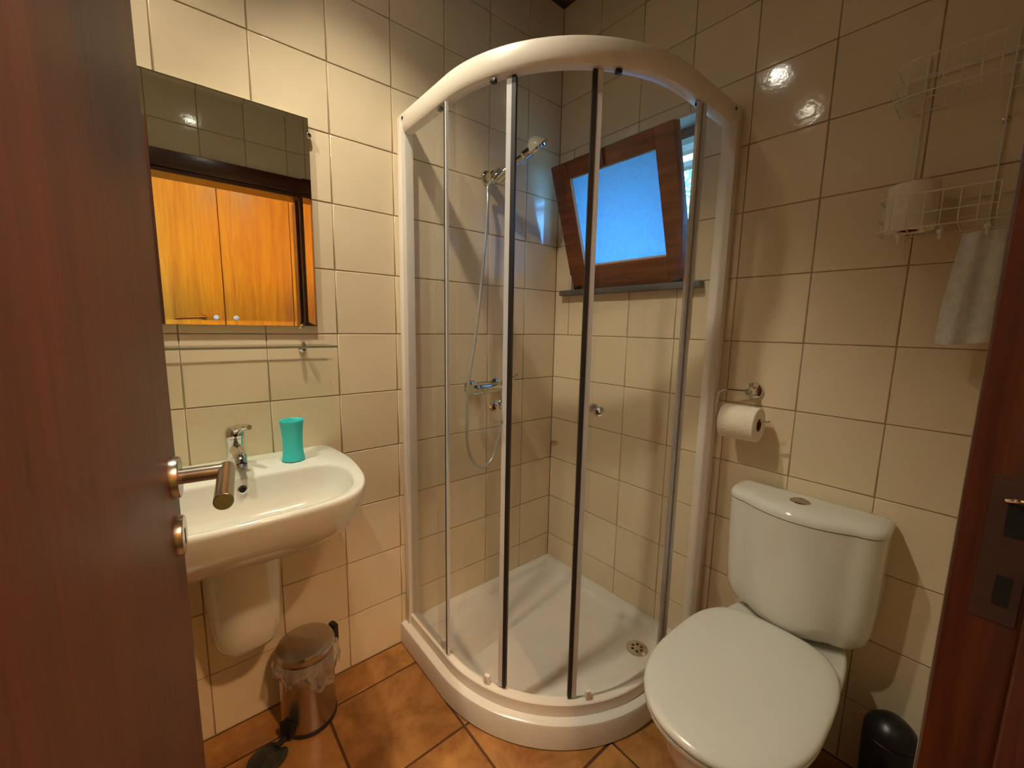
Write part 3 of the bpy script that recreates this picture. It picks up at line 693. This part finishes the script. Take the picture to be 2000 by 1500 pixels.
hose_pts = [hb-hd*0.036, hb-hd*0.055+Vector((0.0, 0, -0.012)), (0.045, -0.432, 1.70), (0.052, -0.452, 1.50), (0.072, -0.500, 1.22), (0.098, -0.553, 1.02), (0.098, -0.560, 0.90), (0.095, -0.555, 0.78), (0.090, -0.52, 0.695), (0.085, -0.475, 0.668), (0.080, -0.425, 0.69), (0.072, -0.39, 0.76), (0.064, -0.360, 0.85), (mxx, -0.356, mz-0.05)]
path = smooth_path(hose_pts, 26); rad = [0.0066 if k % 2 else 0.0058 for k in range(len(path))]
tube(b, path, rad, 10)
tag(obj('shower_hose', b, 'hosesteel', None, 60), 'flexible silver shower hose looping down below the mixer', 'hose')

# ------------------------------------------------------------------ toilet
TX = 1.072
def egg(w, yc, lf, lb, nf=2.15, nb=3.2, n=72):
    p = []
    for k in range(n):
        a = 2*math.pi*k/n; c_, s_ = math.cos(a), math.sin(a); e = nf if s_ < 0 else nb
        x = w*abs(c_)**(2/e)*(1 if c_ > 0 else -1); y = abs(s_)**(2/e)*(-lf if s_ < 0 else lb)
        p.append((TX+x, yc+y))
    return p
to = thing('toilet', 'white close-coupled toilet with closed lid beside the shower', 'toilet', (TX, -0.35, 0))
b = B_()
loft(b, [P3(egg(0.118, -0.34, 0.20, 0.25, 2.6, 4), 0.0), P3(egg(0.120, -0.34, 0.205, 0.255, 2.6, 4), 0.012), P3(egg(0.108, -0.34, 0.19, 0.25, 2.4, 4), 0.06), P3(egg(0.104, -0.35, 0.20, 0.27, 2.3, 4), 0.14), P3(egg(0.118, -0.37, 0.225, 0.31, 2.2, 4), 0.22),
         P3(egg(0.145, -0.39, 0.255, 0.36, 2.15, 4.5), 0.30), P3(egg(0.150, -0.40, 0.262, 0.382, 2.2, 4), 0.345), P3(egg(0.156, -0.40, 0.268, 0.385, 2.2, 4), 0.375), P3(egg(0.154, -0.40, 0.266, 0.384, 2.2, 4), 0.387), P3(egg(0.148, -0.40, 0.262, 0.38, 2.2, 4), 0.391)])
obj('bowl', b, 'ceramic', to, 50)
b = B_(); e_ = lambda s: [(x-0.007, y) for x, y in egg(0.176*s, -0.442, 0.246*s, 0.274*s, 2.2, 3.3)]
loft(b, [P3(e_(0.975), 0.3915), P3(e_(0.99), 0.3940), P3(e_(0.992), 0.4010), P3(e_(0.975), 0.4045)]); obj('seat', b, 'seatp', to, 50)
b = B_()
loft(b, [P3(e_(0.985), 0.4050), P3(e_(1.0), 0.4080), P3(e_(1.003), 0.4145), P3(e_(0.992), 0.4200), P3(e_(0.965), 0.4235), P3(e_(0.88), 0.4265), P3(e_(0.7), 0.4290), P3(e_(0.4), 0.4305), P3(e_(0.12), 0.4310)]); obj('lid', b, 'seatp', to, 50)
for sx in (-0.075, 0.075):
    b = B_(); tube(b, [(TX+sx-0.018, -0.192, 0.3985), (TX+sx+0.018, -0.192, 0.3985)], 0.009, 14); obj('hinge', b, 'seatp', to)
def cist(hw, yf, yb=-0.008, bow=0.042, rc=0.055, n=18):
    p = []
    # back edge straight, front bowed with rounded corners
    front = [(-hw+rc, yf), (hw-rc, yf)]
    pts = []
    for k in range(n+1):
        t = -1+2*k/n; pts.append((t*(hw-rc), yf-bow*(1-t*t)))
    for k in range(1, 7):
        a = -math.pi/2+k*math.pi/12; pts.append((hw-rc+rc*math.cos(a), yf+rc+rc*math.sin(a)))
    for k in range(7):
        a = k*math.pi/12; pts.append((hw-0.012+0.012*math.cos(a), yb-0.012+0.012*math.sin(a)))
    for k in range(7):
        a = math.pi/2+k*math.pi/12; pts.append((-hw+0.012+0.012*math.cos(a), yb-0.012+0.012*math.sin(a)))
    for k in range(6):
        a = math.pi+k*math.pi/12; pts.append((-hw+rc+rc*math.cos(a), yf+rc+rc*math.sin(a)))
    return [(TX+x, y) for x, y in pts]
b = B_()
loft(b, [P3(cist(0.10, -0.10), 0.3912), P3(cist(0.118, -0.105), 0.402), P3(cist(0.142, -0.115), 0.405), P3(cist(0.159, -0.124), 0.415), P3(cist(0.171, -0.131), 0.435), P3(cist(0.177, -0.136), 0.465), P3(cist(0.180, -0.140), 0.53), P3(cist(0.182, -0.144), 0.64), P3(cist(0.183, -0.146), 0.7345)])
obj('cistern', b, 'ceramic', to, 50)
b = B_()
loft(b, [P3(cist(0.1815, -0.1445), 0.736), P3(cist(0.1845, -0.1475), 0.7375), P3(cist(0.185, -0.148), 0.744), P3(cist(0.1835, -0.1465), 0.752), P3(cist(0.178, -0.141, -0.012), 0.759), P3(cist(0.160, -0.127, -0.025), 0.764), P3(cist(0.12, -0.112, -0.045, 0.025), 0.7668), P3(cist(0.07, -0.095, -0.065, 0.010, 0.012), 0.7675)])
obj('cistern_lid', b, 'ceramic', to, 50)
b = B_(); lathe(b, [(0.025, 0), (0.025, 0.002), (0.0225, 0.004), (0.021, 0.0025)], (TX-0.004, -0.10, 0.7665), (0, 0, 1), 32); obj('button_ring', b, 'chrome', to)
b = B_(); lathe(b, [(0.0208, 0), (0.0206, 0.003), (0.0, 0.0042)], (TX-0.004, -0.10, 0.7668), (0, 0, 1), 32); obj('flush_button', b, 'steel', to)

# ------------------------------------------------------------------ toilet roll holder and roll
rx0, rx1, ry, rz_ = 0.836, 0.938, -0.075, 0.954
ho = thing('toilet_roll_holder', 'chrome toilet roll holder on the tiled wall', 'roll holder', (0.888, 0, 1.049))
b = B_(); lathe(b, [(0.027, 0.0005), (0.027, 0.006), (0.0245, 0.010), (0.012, 0.012)], (0.890, 0, 1.047), (0, -1, 0), 32); obj('rose', b, 'chrome', ho)
b = B_(); lathe(b, [(0.0125, 0.010), (0.0125, 0.040), (0.010, 0.046), (0.0, 0.047)], (0.890, 0, 1.047), (0, -1, 0), 24); obj('post', b, 'chrome', ho)
b = B_(); wz = rz_+0.012
tube(b, smooth_path([(0.888, -0.034, 1.047), (0.86, -0.040, 1.047), (0.826, -0.052, 1.046), (0.812, -0.062, 1.040), (0.809, -0.070, 1.020), (0.809, ry, wz+0.012), (0.812, ry, wz+0.003), (0.822, ry, wz), (0.90, ry, wz), (0.955, ry, wz+0.001), (0.966, ry, wz+0.006)], 6), 0.0035, 12); obj('wire_arm', b, 'chrome', ho)
rl = thing('toilet_roll', 'white toilet paper roll hanging on the chrome holder', 'toilet roll', (rx0, ry, rz_))
b = B_(); loops = []
for r_, x in ((0.0195, rx0), (0.050, rx0), (0.052, rx0+0.002), (0.052, rx1-0.002), (0.050, rx1), (0.0195, rx1)):
    loops.append([(x, ry+r_*math.cos(2*math.pi*k/48), rz_+r_*math.sin(2*math.pi*k/48)) for k in range(48)])
loft(b, loops+[loops[0]], False, False); bmesh.ops.remove_doubles(b, verts=b.verts, dist=1e-6); obj('paper', b, 'paper', rl, 40)
b = B_(); loops = []
for r_, x in ((0.0192, rx0+0.001), (0.0192, rx1-0.001), (0.0178, rx1-0.001), (0.0178, rx0+0.001)):
    loops.append([(x, ry+r_*math.cos(2*math.pi*k/32), rz_+r_*math.sin(2*math.pi*k/32)) for k in range(32)])
loft(b, loops+[loops[0]], False, False); bmesh.ops.remove_doubles(b, verts=b.verts, dist=1e-6); tag(obj('core', b, 'card', rl, 40), 'brown cardboard core')

# ------------------------------------------------------------------ pedal bin
bx, by, br = 0.108, -1.157, 0.0775
pb = thing('pedal_bin', 'small brushed steel pedal bin under the washbasin', 'bin', (bx, by, 0))
b = B_(); lathe(b, [(br+0.001, 0.0005), (br+0.003, 0.004), (br+0.003, 0.012), (br, 0.014)], (bx, by, 0), (0, 0, 1), 48); obj('base_ring', b, 'black', pb)
b = B_(); lathe(b, [(br, 0.014), (br, 0.232), (br-0.003, 0.234)], (bx, by, 0), (0, 0, 1), 56); obj('body', b, 'steel', pb)
b = B_(); lathe(b, [(br+0.003, 0.238), (br+0.004, 0.242), (br+0.004, 0.258), (br+0.001, 0.263), (br*0.8, 0.268), (br*0.4, 0.271), (0.0, 0.272)], (bx, by, 0), (0, 0, 1), 56); obj('lid', b, 'steel', pb)
hdn = Vector((-0.25, 1.0, 0)).normalized()
b = B_(); obox(b, Vector((bx, by, 0))+hdn*(br+0.004), Vector((hdn.y, -hdn.x, 0)), hdn, zz, (-0.016, 0, 0.205), (0.016, 0.018, 0.266), 0.005, 2); obj('lid_hinge', b, 'black', pb)
fd = Vector((0.52, -0.85, 0)).normalized(); sd = Vector((fd.y, -fd.x, 0))
b = B_(); obox(b, Vector((bx, by, 0))+fd*(br-0.004), sd, fd, zz, (-0.021, 0, 0.014), (0.021, 0.02, 0.058), 0.007, 2); obj('pedal_housing', b, 'black', pb)
b = B_(); tube(b, [Vector((bx, by, 0.020))+fd*(br+0.010), Vector((bx, by, 0.017))+fd*(br+0.045)], 0.009, 12); obj('pedal_arm', b, 'black', pb)
b = B_()
pc = Vector((bx, by, 0))+fd*(br+0.075)
def lobe(off, a0, bl, z0, h):
    loops = []
    for s_, z in ((0.90, z0), (1.0, z0+0.003), (1.0, z0+h-0.003), (0.93, z0+h), (0.5, z0+h+0.002), (0.08, z0+h+0.003)):
        loops.append([pc+sd*(off+a0*s_*math.cos(2*math.pi*k/28))+fd*(bl*s_*math.sin(2*math.pi*k/28))+zz*z for k in range(28)])
    loft(b, loops)
lobe(0.014, 0.036, 0.044, 0.008, 0.008); lobe(-0.026, 0.022, 0.042, 0.008, 0.013)
obj('pedal', b, 'pedal', pb, 50)
# clear bag folded over the rim
b = B_(); NB_ = 96; loops = []
for j in range(10):
    t = j/9.0; lp_ = []
    for k in range(NB_):
        a = 2*math.pi*k/NB_
        dep = 0.070+0.022*math.sin(2*a+0.6)+0.012*math.sin(5*a)+0.006*math.sin(11*a)
        wr = (0.0018+0.0050*t)*(math.sin(9*a+2.0*t)+0.7*math.sin(17*a-3*t)+0.5*math.sin(31*a+5*t))
        r_ = br+0.006+0.0085*math.sin(math.pi*min(1, t*1.15))+max(-0.004, wr)
        lp_.append((bx+r_*math.cos(a), by+r_*math.sin(a), 0.2365-dep*t))
    loops.append(lp_)
loft(b, loops, False, False)
tag(obj('bin_liner', b, 'bag', None, 60), 'clear crinkled plastic bag folded over the pedal bin rim', 'bin bag')

# ------------------------------------------------------------------ toilet brush pot
qx, qy = 1.312, -0.105
bp = thing('brush_pot', 'round black lidded pot on the floor between toilet and door frame', 'pot', (qx, qy, 0))
b = B_(); lathe(b, [(0.040, 0.0005), (0.044, 0.004), (0.049, 0.08), (0.052, 0.17), (0.053, 0.225), (0.052, 0.240), (0.046, 0.244)], (qx, qy, 0), (0, 0, 1), 40); obj('pot', b, 'black', bp)
b = B_(); lathe(b, [(0.0525, 0.2445), (0.052, 0.252), (0.045, 0.270), (0.030, 0.285), (0.014, 0.292), (0.0, 0.294)], (qx, qy, 0), (0, 0, 1), 32); obj('domed_lid', b, 'black', bp)

# ------------------------------------------------------------------ wire rack, roll and towel
rk = thing('wire_rack', 'white two-tier wire rack hanging on the tiled wall', 'wire rack', (1.265, 0, 1.45))
kx0, kx1, ky0, ky1 = 1.152, 1.366, -0.006, -0.118
def wire(name, pts, r=0.0018, n=5):
    r *= 0.75
    b = B_(); tube(b, smooth_path(pts, n) if n else pts, r, 8); return obj(name, b, 'wire', rk, 60)
for x in (1.192, 1.326):
    wire('upright', [(x, ky0, 1.452), (x, ky0, 1.60), (x, ky0, 1.75), (x, ky0, 1.868)], 0.0024, 3)
def rim(z, r=0.0022):
    c = 0.028
    p = [(kx0, ky0, z), (kx0, ky1+c, z), (kx0+c*0.3, ky1+c*0.3, z), (kx0+c, ky1, z), (kx1-c, ky1, z), (kx1-c*0.3, ky1+c*0.3, z), (kx1, ky1+c, z), (kx1, ky0, z)]
    b = B_(); tube(b, p+[p[0]], r*0.75, 8); return obj('rim', b, 'wire', rk, 60)
for zb in (1.468, 1.752):
    rim(zb+0.072); rim(zb+0.030, 0.0017); rim(zb, 0.0019)
    for k in range(7):
        x = kx0+0.026+k*(kx1-kx0-0.052)/6
        wire('wire', [(x, ky1, zb+0.072), (x, ky1, zb+0.008), (x, ky1+0.008, zb), (x, ky0, zb)], 0.0015, 0)
    for k in range(4):
        y = ky1+0.024+k*0.026
        for xs in (kx0, kx1): wire('wire', [(xs, y, zb+0.072), (xs, y, zb)], 0.0015, 0)
b = B_()
for xk in (1.195, 1.262, 1.33):
    b = B_(); tube(b, smooth_path([(xk, ky1+0.03, 1.466), (xk, ky1+0.028, 1.450), (xk, ky1+0.012, 1.440), (xk, ky1+0.002, 1.452)], 5), 0.0022, 8)
    sphere(b, (xk, ky1+0.002, 1.454), 0.0052, seg=12, rings=8); obj('hook', b, 'wire', rk, 60)
b = B_(); lathe(b, [(0.007, 0), (0.007, 0.0035), (0.003, 0.005)], (1.326, -0.0005, 1.690), (0, -1, 0), 16); tag(obj('screw', b, 'steel', rk), 'dark fixing screw')
sr = thing('spare_toilet_roll', 'white spare toilet roll standing in the wire rack', 'toilet roll', (1.204, -0.062, 1.471))
b = B_(); loops = []
for r_, z in ((0.019, 1.4712), (0.043, 1.4712), (0.045, 1.473), (0.045, 1.572), (0.043, 1.574), (0.019, 1.574)):
    loops.append([(1.204+r_*math.cos(2*math.pi*k/40), -0.062+r_*math.sin(2*math.pi*k/40), z) for k in range(40)])
loft(b, loops+[loops[0]], False, False); bmesh.ops.remove_doubles(b, verts=b.verts, dist=1e-6); obj('paper', b, 'paper', sr, 40)
b = B_(); loops = []
for r_, z in ((0.0186, 1.4722), (0.0186, 1.573), (0.0174, 1.573), (0.0174, 1.4722)):
    loops.append([(1.204+r_*math.cos(2*math.pi*k/28), -0.062+r_*math.sin(2*math.pi*k/28), z) for k in range(28)])
loft(b, loops+[loops[0]], False, False); bmesh.ops.remove_doubles(b, verts=b.verts, dist=1e-6); obj('core', b, 'card', sr, 40)
# towel hanging from a hook
b = B_(); loops = []
for j in range(19):
    t = j/18.0; z = 1.449-0.235*t; wdt = 0.040+0.012*min(1, t*1.6)
    lp_ = []
    for k in range(60):
        a = 2*math.pi*k/60; u_ = math.cos(a)
        fold = 0.006*math.sin(u_*7+1.2+0.8*t)*(0.6+0.6*t)
        lp_.append((1.335-0.006*t+wdt*u_, -0.082+fold+0.007*math.sin(a)*(1.1-0.2*t), z+0.004*math.sin(3*u_)*t))
    loops.append(lp_)
loft(b, loops); tag(obj('hand_towel', b, 'towel', None, 60), 'white hand towel hanging from the wire rack hook', 'towel')
